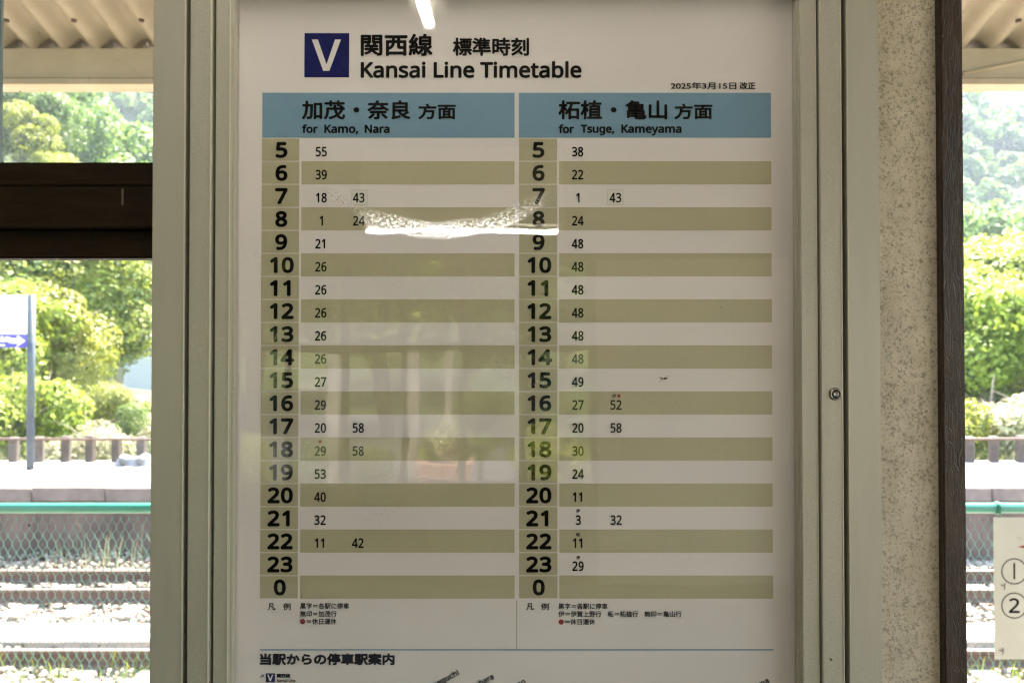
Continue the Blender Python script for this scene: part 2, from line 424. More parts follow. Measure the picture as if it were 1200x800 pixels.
# ---------------------------------------------------------------- ballast (nobody could count it)
def stones(name, x0, x1, y0, y1, n, zfun, smin, smax, mat):
    V0 = np.array([(1,0,0),(-1,0,0),(0,1,0),(0,-1,0),(0,0,1),(0,0,-1)], float)
    F0 = np.array([(0,2,4),(2,1,4),(1,3,4),(3,0,4),(2,0,5),(1,2,5),(3,1,5),(0,3,5)])
    x = rng.uniform(x0, x1, n); y = rng.uniform(y0, y1, n); z = zfun(x, y)
    V = V0[None] * rng.uniform(.65, 1.2, (n, 6, 1)) + rng.normal(0, .16, (n, 6, 3))
    s_ = rng.uniform(smin, smax, (n, 1, 1)); V = V * s_ * np.array([1, 1, .75])
    a = rng.uniform(0, 6.28, n); b = rng.uniform(-.7, .7, n)
    ca, sa, cb, sb = np.cos(a)[:, None], np.sin(a)[:, None], np.cos(b)[:, None], np.sin(b)[:, None]
    X_, Y_, Z_ = V[..., 0], V[..., 1], V[..., 2]
    Y2 = Y_*cb - Z_*sb; Z2 = Y_*sb + Z_*cb
    X3 = X_*ca - Y2*sa; Y3 = X_*sa + Y2*ca
    V = np.stack([X3 + x[:, None], Y3 + y[:, None], Z2 + z[:, None]], -1).reshape(-1, 3)
    F = (F0[None] + (np.arange(n)*6)[:, None, None]).reshape(-1, 3)
    o = link(name, np_mesh(name, V, F, mat)); tag(o, kind='stuff'); return o
def bedz(x, y):
    return BED - .045 + .03*np.sin(x*1.7 + y*2.1) + .05*np.sin(x*.9)*sm(10.5, 11.5, y) + rng.uniform(-.02, .03, len(x))
bal = stones('ballast', -9.5, 9.5, 5.2, Y_FACE+.05, 30000, bedz, .026, .048, STONE)
tag(bal, 'pale crushed stone ballast heaped round the rails between the platforms', 'ballast')

# ---------------------------------------------------------------- rails
tr = thing('railway_track', 'rusty railway track lying in pale ballast behind the green mesh fence', 'railway track', (0, 8, BED))
def rail(v, h=.15, par=None):
    y = YG(v, BED + .13); zt = BED + .13
    prof = [(-.062, 0), (.062, 0), (.062, .015), (.012, .03), (.010, .095), (.033, .108), (.033, .138), (-.033, .138), (-.033, .108), (-.010, .095), (-.012, .03), (-.062, .015)]
    mb = MB(); n = len(prof)
    for x in (-30, 30):
        for (a, b) in prof: mb.v.append((x, y+a, zt-.138+b))
    for k in range(n): mb.f.append((k, (k+1) % n, n+(k+1) % n, n+k))
    mb.f.append(tuple(range(n))); mb.f.append(tuple(range(n, 2*n)))
    o = mb.build('rail', RUST, par)
    MB().box(-30, 30, y-.026, y+.026, zt-.001, zt+.003).build('rail_head', RAILTOP, o)
    return y
yr1 = rail(668, par=tr); yr2 = rail(690, par=tr)
slp = MB().box(-.11, .11, yr2-.5, yr1+.5, BED-.10, BED-.014).mesh('sleeper', SLEEPER, bevel=.008, seg=1)
for i in range(-15, 16):
    o = link('sleeper', slp, tr); o.location = o.location + Vector((i*.6+.1, 0, 0))
tr2 = thing('railway_track', 'nearer rusty rail line lying just beyond the pale cable trough', 'railway track', (0, 6, BED))
yr3 = rail(761, par=tr2); rail(800+60, par=tr2)
slp2 = MB().box(-.11, .11, yr3-1.5, yr3+.4, BED-.10, BED-.014).mesh('sleeper', SLEEPER, bevel=.008, seg=1)
for i in range(-15, 16):
    o = link('sleeper', slp2, tr2); o.location = o.location + Vector((i*.6-.12, 0, 0))
# concrete cable trough with separate lids
yt0, yt1 = YG(749, BED+.05), YG(732, BED+.05)
ct = thing('cable_trough', 'white concrete cable trough running between the two tracks', 'cable trough', (0, yt0, BED))
MB().box(-30, 30, yt0+.01, yt1-.01, BED-.12, BED+.018).build('trough_body', CONC, ct)
WCON = simple('bleached concrete lid', (.66, .64, .60), .8, .06, 5)
lid = MB().box(-.246, .246, yt0, yt1, BED+.02, BED+.06).mesh('lid', WCON, bevel=.006, seg=1)
for i in range(-24, 25):
    o = link('lid', lid, ct); o.location = o.location + Vector((i*.5, 0, random.uniform(-.004, .004)))

# ---------------------------------------------------------------- green mesh fence on the near platform edge
YF = 3.5
zf = Z(595, YF)
fe = thing('mesh_fence', 'green pipe fence with twisted hexagonal wire mesh at the platform edge', 'fence', (0, YF, 0))
MB().tube([(-6, YF, zf), (6, YF, zf)], .0215, 16).build('top_rail', TEAL, fe, smooth=True)
MB().tube([(-6, YF, .08), (6, YF, .08)], .017, 12).build('bottom_rail', TEAL, fe, smooth=True)
for x in (-5.4, -3.4, -1.05, 1.1, 3.2, 5.2):
    MB().tube([(x, YF, -.02), (x, YF, zf-.021)], .021, 12).build('post', TEAL, fe, smooth=True)
pw, ph = .0176, .0345
mb = MB()
nw = int(8.0/pw)
V = []; Fq = []
seg = []
zz = zf - .03; 
# each wire: vertical zigzag with short straight twists
for i in range(nw):
    xc = -4.0 + i*pw + pw/2
    pts = []; z = zz; side = 1 if i % 2 == 0 else -1; k = 0
    while z > .10:
        xo = xc + side*(pw/2-.0015)
        yy = YF - .024 + (.002 if i % 2 else -.002)
        pts.append((xo, yy, z)); pts.append((xo, yy, z-.016)); z -= ph; side = -side
        k += 1
    seg.append(pts)
P_ = []
base = 0
for pts in seg:
    A = np.array(pts); n = len(A); r = .0016
    ring = np.array([(r, 0, 0), (0, r, 0), (-r, 0, 0), (0, -r, 0)])
    Vv = (A[:, None, :] + ring[None]).reshape(-1, 3); P_.append(Vv)
    ii = np.arange(n-1)[:, None]*4
    for k in range(4):
        k2 = (k+1) % 4
        Fq.append(np.concatenate([ii+k, ii+k2, ii+4+k2, ii+4+k], 1) + base)
    base += n*4
o = link('wire_mesh', np_mesh('wire_mesh', np.concatenate(P_), np.concatenate(Fq), WIREG, True), fe); tag(o, kind='stuff')
# tie wire on the rail by the notice
xt = P(1168, 595, YF)[0]
mb = MB()
for k in range(3):
    c = [(xt + k*.004 - .004, YF + .0245*math.cos(t), zf + .0245*math.sin(t)) for t in np.linspace(0, 2*math.pi, 15)]
    mb.tube(c, .0022, 5, False)
mb.tube([(xt, YF-.026, zf-.01), (xt+.003, YF-.03, zf-.045), (xt-.006, YF-.026, zf-.07)], .0022, 5)
mb.build('wire_tie', TEAL, fe, smooth=True)

# text machinery -------------------------------------------------------------
LAT = None
try:
    fp = os.path.join(bpy.utils.resource_path('LOCAL'), 'datafiles', 'fonts', 'NotoSansHebrew-Regular.woff2')
    if os.path.exists(fp): LAT = bpy.data.fonts.load(fp)
except Exception:
    LAT = None
_g = {}
def glyphs(s, latin):
    key = (s, latin)
    if key in _g: return _g[key]
    c = bpy.data.curves.new('lettering', 'FONT'); c.body = s; c.size = 1; c.resolution_u = 5
    if latin and LAT: c.font = LAT
    o = bpy.data.objects.new('lettering', c); COL.objects.link(o)
    dg = bpy.context.evaluated_depsgraph_get(); dg.update()
    me = bpy.data.meshes.new_from_object(o.evaluated_get(dg))
    n = len(me.vertices); co = np.zeros(n*3); me.vertices.foreach_get('co', co); co = co.reshape(-1, 3)[:, :2]
    me.calc_loop_triangles(); tri = np.zeros(len(me.loop_triangles)*3, dtype=np.int32); me.loop_triangles.foreach_get('vertices', tri)
    bpy.data.objects.remove(o); bpy.data.curves.remove(c); bpy.data.meshes.remove(me)
    mn = co.min(0); mx = co.max(0)
    _g[key] = (co, tri.reshape(-1, 3), mn, mx); return _g[key]
def text_on(s, x0, x1, z0, z1, Y, mat, bold, name, parent, latin=True, keep=None, rot=0, anchor=None, step=.00002):
    """ink box x0..x1, z0..z1 on the plane y = Y, facing -Y; bold = extra stroke radius in metres"""
    co, tri, mn, mx = glyphs(s, latin)
    b = bold
    if keep is not None:                 # keep = ink height only; centre horizontally with natural width times factor
        sz = (z1-z0-2*b)/(mx[1]-mn[1]); sx_ = sz*keep; wd = (mx[0]-mn[0])*sx_
        xc = (x0+x1)/2; xx0 = xc - wd/2
        P2 = np.stack([(co[:, 0]-mn[0])*sx_ + xx0, (co[:, 1]-mn[1])*sz + z0 + b], 1)
    else:
        sx_ = (x1-x0-2*b)/(mx[0]-mn[0]); sz = (z1-z0-2*b)/(mx[1]-mn[1])
        P2 = np.stack([(co[:, 0]-mn[0])*sx_ + x0 + b, (co[:, 1]-mn[1])*sz + z0 + b], 1)
    if rot:
        ca, sa = math.cos(rot), math.sin(rot); ax, az = anchor
        d = P2 - np.array([ax, az]); P2 = np.stack([d[:, 0]*ca - d[:, 1]*sa + ax, d[:, 0]*sa + d[:, 1]*ca + az], 1)
    sh = [(0, 0)] if b <= 0 else [(0, 0)] + [(b*math.cos(t), b*math.sin(t)) for t in np.arange(8)*math.pi/4]
    VV = []; FF = []; n = len(P2)
    for k, (dx, dz) in enumerate(sh):
        VV.append(np.stack([P2[:, 0]+dx, np.full(n, Y - k*step), P2[:, 1]+dz], 1)); FF.append(tri[:, [0, 1, 2]] + k*n)
    return link(name, np_mesh(name, np.concatenate(VV), np.concatenate(FF), mat), parent)
def disc(cx, cz, r, Y, mat, name, parent, n=20, th=0):
    mb = MB()
    for k in range(n): mb.v.append((cx+r*math.cos(2*math.pi*k/n), Y, cz+r*math.sin(2*math.pi*k/n)))
    mb.f.append(tuple(range(n))); return mb.build(name, mat, parent)
def ringflat(cx, cz, r0, r1, Y, mat, name, parent, n=40):
    mb = MB()
    for k in range(n):
        a = 2*math.pi*k/n; mb.v += [(cx+r0*math.cos(a), Y, cz+r0*math.sin(a)), (cx+r1*math.cos(a), Y, cz+r1*math.sin(a))]
    for k in range(n):
        k2 = (k+1) % n; mb.f.append((2*k, 2*k+1, 2*k2+1, 2*k2))
    return mb.build(name, mat, parent)

# notice hung on the fence
YN = YF - .034
nx0, nx1 = P(1165, 690, YN)[0], P(1165, 690, YN)[0]+.46
nz0, nz1 = Z(772, YN), Z(606, YN)
no = thing('notice_plate', 'cream plastic notice with circled numerals 1 and 2 tied to the green fence', 'notice', ((nx0+nx1)/2, YN, nz0))
MB().box(nx0, nx1, YN, YN+.003, nz0, nz1).build('plate', PLATE, no, bevel=.001, seg=1)
for ch, cu, cv, s_ in (('1', 1188.5, 669, .6), ('2', 1188.5, 709, .62)):
    cx, cz = P(cu, cv, YN); r = .0150*3.5
    ringflat(cx, cz, .0482, .0525, YN-.0006, INK, 'circle', no)
    hh = .034
    if ch == '1': MB().quad((cx-.0035, YN-.0008, cz-hh+.002), (cx+.0035, YN-.0008, cz-hh+.002), (cx+.0035, YN-.0008, cz+hh), (cx-.0035, YN-.0008, cz+hh)).build('numeral', INK, no)
    else: text_on(ch, cx-.022, cx+.022, cz-hh+.004, cz+hh-.004, YN-.0008, INK, .0014, 'numeral', no)
cx, cz = P(1201, 640, YN)
MB().quad((cx-.030, YN-.0007, cz-.002), (cx+.04, YN-.0007, cz-.014), (cx+.04, YN-.0007, cz+.022), (cx-.005, YN-.0007, cz+.005)).build('red_arrow', RED, no)
for (u, v) in ((1176, 686), (1174, 762)):
    x, z = P(u, v, YN)
    MB().tube([(x-.012, YN-.003, z+.004), (x, YN-.006, z), (x+.004, YN-.004, z+.012), (x+.001, YN-.005, z-.014)], .0016, 5).build('wire_tie', RUST, no)

# ---------------------------------------------------------------- platform canopy
cn = thing('platform_canopy', 'cream corrugated canopy carried on a grubby cream beam above the platform', 'canopy', (0, YF, 2.7))
YB = 3.5
zc = Z(57, YB); slope = .26; amp = .023; pitch = .132
xs_ = np.linspace(-6.2, 6.2, int(12.4/pitch)*12+1); ysr = np.array([1.22, 1.8, 2.4, 3.0, YB, YB+.12])
XX, YY = np.meshgrid(xs_, ysr)
ph0 = X(16, YB)        # one crest gap sits here
prof = np.cos((XX - ph0)*2*math.pi/pitch)
prof = np.sign(prof)*np.abs(prof)**.8
ZZ = zc + amp*.95 + slope*(YB - YY) + amp*prof
n1, n2 = XX.shape
idx = np.arange(n1*n2).reshape(n1, n2)
F = np.stack([idx[:-1, :-1], idx[:-1, 1:], idx[1:, 1:], idx[1:, :-1]], -1).reshape(-1, 4)
Vb = np.stack([XX, YY, ZZ], -1).reshape(-1, 3); Vt = Vb + np.array([0, 0, .007]); N = len(Vb)
Fb = np.concatenate([F, F[:, ::-1] + N])
edge = np.concatenate([idx[-1, :]]); 
Fe = np.stack([edge[:-1], edge[1:], edge[1:]+N, edge[:-1]+N], -1)
link('corrugated_sheet', np_mesh('corrugated_sheet', np.concatenate([Vb, Vt]), np.concatenate([Fb, Fe]), SHEETC, True), cn)
z1, z2, z3 = Z(57, YB), Z(92, YB), Z(99, YB)
MB().box(-6.2, 6.2, YB, YB+.012, z2, z1).build('beam_web', CREAM, cn)
MB().box(-6.2, 6.2, YB-.006, YB+.10, z3-.002, z2-.001).build('beam_flange', CREAM, cn, bevel=.002, seg=1)
MB().box(-6.2, 6.2, YB-.006, YB+.014, z2+.001, z2+.006).build('weld_seam', CREAM, cn)
MB().box(-6.2, 6.2, YB+.013, YB+.08, z1-.018, z1-.006).build('beam_top_flange', CREAM, cn)
for i in range(-44, 45, 2):
    bx = ph0 + (i+.5)*pitch
    for yy in (3.32, 1.9):
        MB().tube([(bx, yy, zc + amp*.95 + slope*(YB-yy) - amp - .006), (bx, yy, zc + amp*.95 + slope*(YB-yy) - amp + .002)], [.011, .011], 8).build('roof_bolt', RUST, cn)
a = P(1128, 87, YB); b = P(1240, 64, YB)
MB().tube([(a[0], YB-.003, a[1]), (b[0], YB-.003, b[1])], .008, 8).build('gusset_edge', CREAM, cn, smooth=True)
for x in (-5.2, 0.0, 5.2):
    MB().box(x-.06, x+.06, YB+.015, YB+.115, 0.0, z3-.003).build('column', CREAM, cn, bevel=.004, seg=1)

# ================================================================ STATION HALL
YW = 1.105
hall = thing('waiting_hall', 'timber station waiting hall with flecked stucco wall, dark post and windows', 'building', (0, 0, 0))
xw0, xw1 = X(400, YW), X(1100, YW)
MB().box(X(196, YW), X(1098.5, YW), YW, YW+.11, 0.0, 2.95).build('stucco_wall', STUCCO, hall)
MB().box(X(1098.5, YW)+.0005, X(1105, YW)-.0005, YW+.006, YW+.10, 0.0, 2.95).build('shade_strip', SHADE_EDGE, hall)
YP = 1.092
MB().box(X(1104.5, YP), X(1131.0, YP), YP, YP+.012, 0.0, 2.95).build('window_post', POSTW, hall, bevel=.0018)
MB().box(X(1104.5, YP)+.001, X(1131.0, YP)-.004, YP+.0125, YP+.09, 0.0, 2.95).build('post_core', POSTW, hall)
# left window, set behind the display case
YL = 1.13
xl0, xl1 = -2.6, X(190, YL)
MB().box(xl0, xl1, YL, YL+.03, Z(218.5, YL), Z(190, YL)).build('transom', RAILW, hall, bevel=.003)
MB().box(xl0, xl1, YL-.012, YL+.05, Z(267, YL-.012), Z(219, YL-.012)).build('transom', RAILW, hall, bevel=.002)
MB().box(xl0, xl1, YL+.004, YL+.035, Z(302.5, YL+.004), Z(270.5, YL+.004)).build('transom', RAILW, hall, bevel=.003)
MB().box(xl0, xl1, YL+.014, YL+.045, Z(271, YL+.01), Z(266, YL+.01)).build('transom_groove', GAP, hall)
scr = MB().box(X(141.2, YL-.0135), X(143.2, YL-.0135), YL-.0135, YL-.012, Z(240, YL-.0135), Z(221, YL-.0135)).build('paint_chip', simple('exposed pale wood', (.14, .11, .07), .8), hall)
MB().box(X(-16, YL+.034), X(1.8, YL+.034), YL+.024, YL+.034, Z(189, YL), 2.7).build('mullion', simple('blue grey mullion', (.10, .14, .15), .4), hall, bevel=.002)
zu = Z(190.5, YL)
up_ = MB().box(xl0, xl1, YL+.036, YL+.039, zu-.01, 2.7).build('window_pane', glass('grubby upper pane', .05, False, sill_dirt(zu)), hall)
lp = MB().box(xl0, xl1, YL+.037, YL+.040, .66, Z(302, YL)+.01).build('window_pane', glass('grubby lower pane', .05, False, sill_dirt(.66)), hall)
MB().box(xl0, xl1, YL-.02, YL+.06, .58, .655).build('window_sill', RAILW, hall, bevel=.003)
MB().box(-4.0, X(196, YW)-.001, YL+.03, YL+.09, 0.0, .579).build('dado_wall', STUCCO, hall)
MB().box(xl0-.1, xl0-.001, YL-.01, YL+.06, .58, 2.7).build('window_post', RAILW, hall)
MB().box(-4.0, xl0-.101, YL, YL+.08, .58, 2.95).build('side_stucco', STUCCO, hall)
MB().box(xl0-.1, xl1-.001, YL, YL+.08, 2.701, 2.95).build('lintel', RAILW, hall)
MB().box(2.6, 4.0, YW, YW+.11, 0, 2.95).build('side_stucco', STUCCO, hall)
MB().box(X(1131, YP)+.002, 2.599, YW, YW+.10, 2.72, 2.95).build('lintel', RAILW, hall)
# ceiling, back side and end walls of the hall
YK = -3.9
MB().box(-4.1, 4.1, YK-.1, YW+.12, 2.951, 3.03).build('ceiling', CEIL, hall)
brd = MB().box(-.004, .004, YK+.05, YW-.005, 2.940, 2.9505).mesh('ceiling_batten', BROWNW)
for i in range(-20, 21):
    o = link('ceiling_batten', brd, hall); o.location = o.location + Vector((i*.2, 0, 0))
T = 2*GLY - YK
def RX(u): return (u-600)/1000*T
def RZ(v): return EYE + (415-v)/1000*T
tb = MB().box(-4.1, 4.1, YK-.09, YK, RZ(303), 2.95).build('back_lintel', BROWNW, hall)
MB().box(-4.1, RX(700), YK-.07, YK-.01, RZ(412), RZ(400)).build('back_transom', BROWNW, hall)
MB().box(-4.1, RX(700), YK-.08, YK-.005, 0, RZ(565)).build('back_dado', BROWNW, hall)
for i, (u0, u1) in enumerate(((262, 272), (335, 341), (399, 407), (470, 476), (537, 545), (610, 616), (692, 700))):
    MB().box(RX(u0), RX(u1), YK-.085, YK-.002, RZ(565)+.001, RZ(303)-.001).build('back_post', BROWNW, hall)
MB().box(RX(700)+.001, 4.1, YK-.09, YK, 0, RZ(303)-.001).build('back_wall', PLASTER, hall)
MB().box(4.0, 4.1, YK+.001, YW+.10, 0, .35).build('end_wall', PLASTER, hall)
MB().box(4.0, 4.1, YK+.001, YW+.10, 2.8, 2.95).build('end_wall', PLASTER, hall)
MB().box(-4.1, -4.0, YK+.001, YW+.10, 0, 2.95).build('end_wall', BROWNW, hall)
for y in (-2.6, .2):
    MB().box(4.02, 4.08, y-.05, y+.05, .351, 2.799).build('end_post', BROWNW, hall)

# fluorescent lamps on the hall ceiling (lit; mirrored in the acrylic)
def lamp(name, label, p0, p1, r):
    d = (Vector(p1)-Vector(p0)).normalized(); mid = (Vector(p0)+Vector(p1))/2
    t = thing(name, label, 'ceiling lamp', tuple(mid), None)
    MB().tube([p0, p1], r, 16).build('tube', TUBE, t, smooth=True)
    q = Vector((-d.y, d.x, 0))*.05; a = Vector(p0)-d*.04; b = Vector(p1)+d*.04; zt = p0[2]+.04
    x0, x1 = sorted((min(a.x, b.x)-abs(q.x), max(a.x, b.x)+abs(q.x))); y0, y1 = sorted((min(a.y, b.y)-abs(q.y), max(a.y, b.y)+abs(q.y)))
    MB().box(x0, x1, y0, y1, zt, 2.939).build('housing', WHITEPOST, t, bevel=.004, seg=1)
    for e, dd in ((Vector(p0), -1), (Vector(p1), 1)):
        c = e + d*dd*.016
        MB().box(c.x-.015, c.x+.015, c.y-.015, c.y+.015, p0[2]-.02, zt-.0005).build('lamp_holder', WHITEPOST, t)
hz = .80
Tt = hz/.1445
y_l = 2*GLY - Tt
lamp('ceiling_lamp', 'lit fluorescent lamp running across the hall near the back', ((430-600)/1000*Tt, y_l, EYE+hz), ((652-600)/1000*Tt, y_l, EYE+hz), .0145)
hz = .93
T2 = hz/.391
xx = (500-600)/1000*T2
lamp('ceiling_lamp', 'lit fluorescent lamp running front to back above the timetable', (xx, 2*GLY-T2, EYE+hz), (xx, 2*GLY-T2+1.2, EYE+hz), .016)

# ================================================================ DISPLAY CASE
YO = 1.030
case = thing('display_case', 'champagne aluminium display case with lock, holding the timetable on the wall', 'display case', (0, YO, .8))
zin, zib = Z(-9, GLY), Z(846, YO+.008)
zt_, zb_ = zin+.094, zib-.094
def frame(name, ul0, ul1, ur0, ur1, yf, yb_, ztop, zbot, wt, bev=.0012):
    """four butted bars; ul/ur columns measured in the photograph at mid height"""
    a0, a1, b0, b1 = X(ul0, yf), X(ul1, yf), X(ur0, yf), X(ur1, yf)
    for nm, q in (('stile', (a0, a1, zbot, ztop)), ('stile', (b0, b1, zbot, ztop)), ('cross_rail', (a1+.0002, b0-.0002, ztop-wt, ztop)), ('cross_rail', (a1+.0002, b0-.0002, zbot, zbot+wt))):
        MB().box(q[0], q[1], yf, yb_, q[2], q[3]).build(name+'_'+nm, ALU, case, bevel=bev, seg=3)
frame('case', 177.3, 216.2, 993.6, 1032.2, YO, 1.10, zt_, zb_, .040)
frame('door', 220.8, 246.6, 961.8, 987.6, YO-.002, 1.06, zt_-.044, zb_+.044, .025)
frame('inner', 251.2, 268.6, 938.6, 958.2, YO+.002, 1.06, zin+.018, zib-.018, .018)
fillz = (zb_+.03, zt_-.03)
MB().box(X(214, YO), X(996, YO), 1.072, 1.099, fillz[0], fillz[1]).build('back_board', GAP, case)
for (u0, u1) in ((216.5, 221.5), (246.2, 251.6), (957.6, 962.2), (987.2, 994.2)):
    MB().box(X(u0, YO+.012), X(u1, YO+.012), YO+.026, 1.07, fillz[0], fillz[1]).build('gap_fill', GAP, case)
# thin bright edge lips on the bars
for (u0, u1, yy) in ((214.4, 216.0, YO), (244.8, 246.2, YO-.002), (267.6, 268.4, YO+.002), (957.0, 958.0, YO+.002), (986.2, 987.4, YO-.002), (993.8, 994.8, YO)):
    MB().box(X(u0, yy), X(u1, yy), yy-.0011, yy+.002, zb_+.05, zt_-.05).build('edge_lip', ALUE, case, bevel=.0003, seg=2)
# inner step between frame and print
for (u0, u1) in ((269.0, 273.4), (934.6, 938.2)):
    MB().box(X(u0, YO+.009), X(u1, YO+.009), YO+.010, GLY-.001, zib, zin).build('glazing_bead', ALU, case, bevel=.0008)
ac = MB().box(X(268, GLY), X(940, GLY), GLY, GLY+.003, zib-.004, zin+.004).build('acrylic_sheet', ACRYLIC, case)
# lock
lx, lz = P(978, 461.5, YO)
lk = MB()
def lathe(cx, cz, prof, n=40):
    mb = MB()
    for (r, y) in prof:
        for k in range(n): a = 2*math.pi*k/n; mb.v.append((cx+r*math.cos(a), y, cz+r*math.sin(a)))
    for i in range(len(prof)-1):
        for k in range(n): k2 = (k+1) % n; mb.f.append((i*n+k, i*n+k2, (i+1)*n+k2, (i+1)*n+k))
    return mb
yq = YO-.002
lko = lathe(lx, lz, [(.0078, yq+.001), (.0078, yq-.0012), (.0070, yq-.0030), (.0058, yq-.0034), (.0050, yq-.0018), (.0046, yq+.0006)]).build('lock_ring', STEEL, case, smooth=True)
disc(lx, lz, .0050, yq-.0001, STEELD, 'lock_recess', lko, 32)
lathe(lx+.0003, lz, [(.0034, yq+.0008), (.0034, yq-.0022), (.0030, yq-.0026), (.0018, yq-.0026), (.0015, yq-.0016), (.00001, yq-.0015)]).build('lock_cylinder', STEEL, lko, smooth=True)
MB().box(X(957.8, YO+.006), X(962.4, YO+.006), YO+.009, YO+.018, Z(467, YO), Z(458, YO)).build('latch_tab', STEEL, case)

# ================================================================ THE TIMETABLE SHEET
YS = 1.0600
po = thing('timetable_poster', 'white railway timetable sheet with blue headings and olive rows inside the case', 'poster', (0, YS, 1.0))
def U(u): return X(u, YS)
def W(v): return Z(v, YS)
px = (U(601)-U(600))
MB().box(U(266), U(942), YS, YS+.0008, zib-.01, zin+.01).build('sheet', PAPER, po)
Y1, Y2, Y3 = YS-.0003, YS-.0006, YS-.0009
def rect(u0, u1, v0, v1, mat, name, Y=Y1):
    return MB().quad((U(u0), Y, W(v1)), (U(u1), Y, W(v1)), (U(u1), Y, W(v0)), (U(u0), Y, W(v0))).build(name, mat, po)
def T_(s, u0, u1, v0, v1, bold=0, latin=False, mat=INK, name='lettering', Y=Y2):
    xa, xb = P(u0, (v0+v1)/2, YS)[0], P(u1, (v0+v1)/2, YS)[0]
    return text_on(s, xa, xb, W(v1), W(v0), Y, mat, bold*px, name, po, latin)
L0, L1, L2, L3 = 306.0, 350.0, 352.6, 603.0
R0, R1, R2, R3 = 608.3, 653.0, 655.2, 904.6
rect(L0+.3, L3, 109, 161.6, BLUE, 'heading_band'); rect(R0-.2, R3, 109, 161.6, BLUE, 'heading_band')
rect(355.6, 408.3, 39.2, 91, NAVY, 'line_emblem')
left = {5: [55], 6: [39], 7: [18, 43], 8: [1, 24], 9: [21], 10: [26], 11: [26], 12: [26], 13: [26], 14: [26], 15: [27], 16: [29], 17: [20, 58], 18: [29, 58], 19: [53], 20: [40], 21: [32], 22: [11, 42], 23: [], 0: []}
right = {5: [38], 6: [22], 7: [1, 43], 8: [24], 9: [48], 10: [48], 11: [48], 12: [48], 13: [48], 14: [48], 15: [49], 16: [27, 52], 17: [20, 58], 18: [30], 19: [24], 20: [11], 21: [3, 32], 22: [11], 23: [29], 0: []}
hours = list(range(5, 24)) + [0]
V0, PT = 162.2, 26.93
def num(s, uc, v0, v1, bold, keep, name, col2=False):
    xc = U(uc)
    return text_on(s, xc-.001, xc+.001, W(v1), W(v0), Y2, INK, bold*px, name, po, True, keep=keep)
for k, h in enumerate(hours):
    t = V0 + PT*k; b = t + PT
    for (h0, h1, b0, b1, tb_, cc, c1, c2) in ((L0, L1, L2, L3, left, 329.2, 375.9, 420.2), (R0, R1, R2, R3, right, 631.2, 677.1, 721.6)):
        rect(h0, h1, t+.5, b-.4, OLIVE2, 'hour_cell')
        if k % 2: rect(b0, b1, t-.1, b+.1, OLIVE, 'row_band')
        if len(str(h)) == 2:
            for j, ch in enumerate(str(h)): num(ch, cc-7.6+15.4*j + (.0 if ch != '1' else -1.0), t+4.4, t+23.2, 1.08, 1.12, 'hour_figure')
        else: num(str(h), cc, t+4.4, t+23.2, 1.08, 1.12, 'hour_figure')
        for j, mn in enumerate(tb_[h]):
            cx = (c1, c2)[j]; s = str(mn)
            if len(s) == 1: num(s, cx+.3, t+10.1, t+21.5, .35, .80, 'minute_figure')
            else:
                for q, ch in enumerate(s): num(ch, cx-3.55+7.1*q + (-.6 if ch == '1' else 0), t+10.1, t+21.5, .35, .80, 'minute_figure')
# correction stickers round the two 43 entries
for (u0, u1, v0, v1) in ((411.6, 430.3, 222.6, 240.6), (711.8, 730.6, 222.2, 240.4)):
    rect(u0, u1, v0, v1, simple('sticker outline', (.50, .49, .41), .7), 'sticker_edge', YS-.00035); rect(u0+.5, u1-.5, v0+.5, v1-.5, STICK, 'sticker', YS-.00045)  # edge is an outline slightly darker than the paper
vm = MB(); vm.v = [(U(a), Y2, W(b)) for a, b in ((364.3, 46.8), (371.4, 46.8), (381.7, 76.0), (391.6, 46.8), (398.6, 46.8), (385.2, 83.4), (377.9, 83.4))]
vm.f = [(0, 6, 2, 1), (6, 5, 2), (5, 4, 3, 2)]; vm.build('line_letter', PAPER, po)
T_('関西線', 422.8, 507.2, 40.0, 66.2, .85)
T_('標準時刻', 530.6, 620.0, 44.4, 66.0, .68)
T_('Kansai Line Timetable', 422.8, 681.5, 72.0, 91.9, .82, True)
T_('2025年3月15日', 786.0, 862.8, 96.6, 105.2, .2); T_('改正', 866.8, 885.2, 96.6, 105.2, .28)
T_('加茂・奈良', 353.8, 481.2, 117.8, 140.4, .72); T_('方面', 490, 534.3, 121.8, 140.2, .66)
T_('for', 354, 372.6, 146.0, 156.4, .55, True); T_('Kamo,', 380.2, 420.0, 146.2, 158.0, .55, True); T_('Nara', 427.5, 456.6, 146.4, 156.4, .55, True)
T_('柘植・亀山', 654.2, 781.8, 117.8, 140.4, .72); T_('方面', 790, 834.8, 121.8, 140.2, .66)
T_('for', 654.6, 672.6, 146.0, 156.6, .55, True); T_('Tsuge,', 680.4, 719.9, 146.4, 159.0, .55, True); T_('Kameyama', 728.0, 798.6, 146.2, 159.2, .55, True)
# footnote marks over some minutes
def dot(u, v, r): 
    x, z = P(u, v, YS); return disc(x, z, r*px, Y3, RED, 'red_dot', po)
dot(375.2, 517, 1.9); dot(725.2, 463.6, 2.0)
T_('伊', 717.0, 721.8, 461.4, 466.2, .12); T_('伊', 675.0, 679.6, 596.0, 600.4, .12); T_('柘', 675.0, 679.6, 623.6, 628.0, .12); T_('伊', 675.2, 679.8, 650.6, 655.0, .12)
for (s, u0, u1) in (('凡', 313.8, 322.8), ('例', 332.2, 340.8), ('凡', 616.6, 625.6), ('例', 634.2, 643.0)): T_(s, u0, u1, 706.0, 714.3, .16)
T_('黒字＝各駅に停車', 351.8, 409.3, 705.8, 713.0, .13); T_('無印＝加茂行', 351.8, 394.6, 715.0, 722.2, .13)
dot(354.9, 727.5, 3.1); T_('＝休日運休', 359.4, 394.6, 723.9, 731.0, .13)
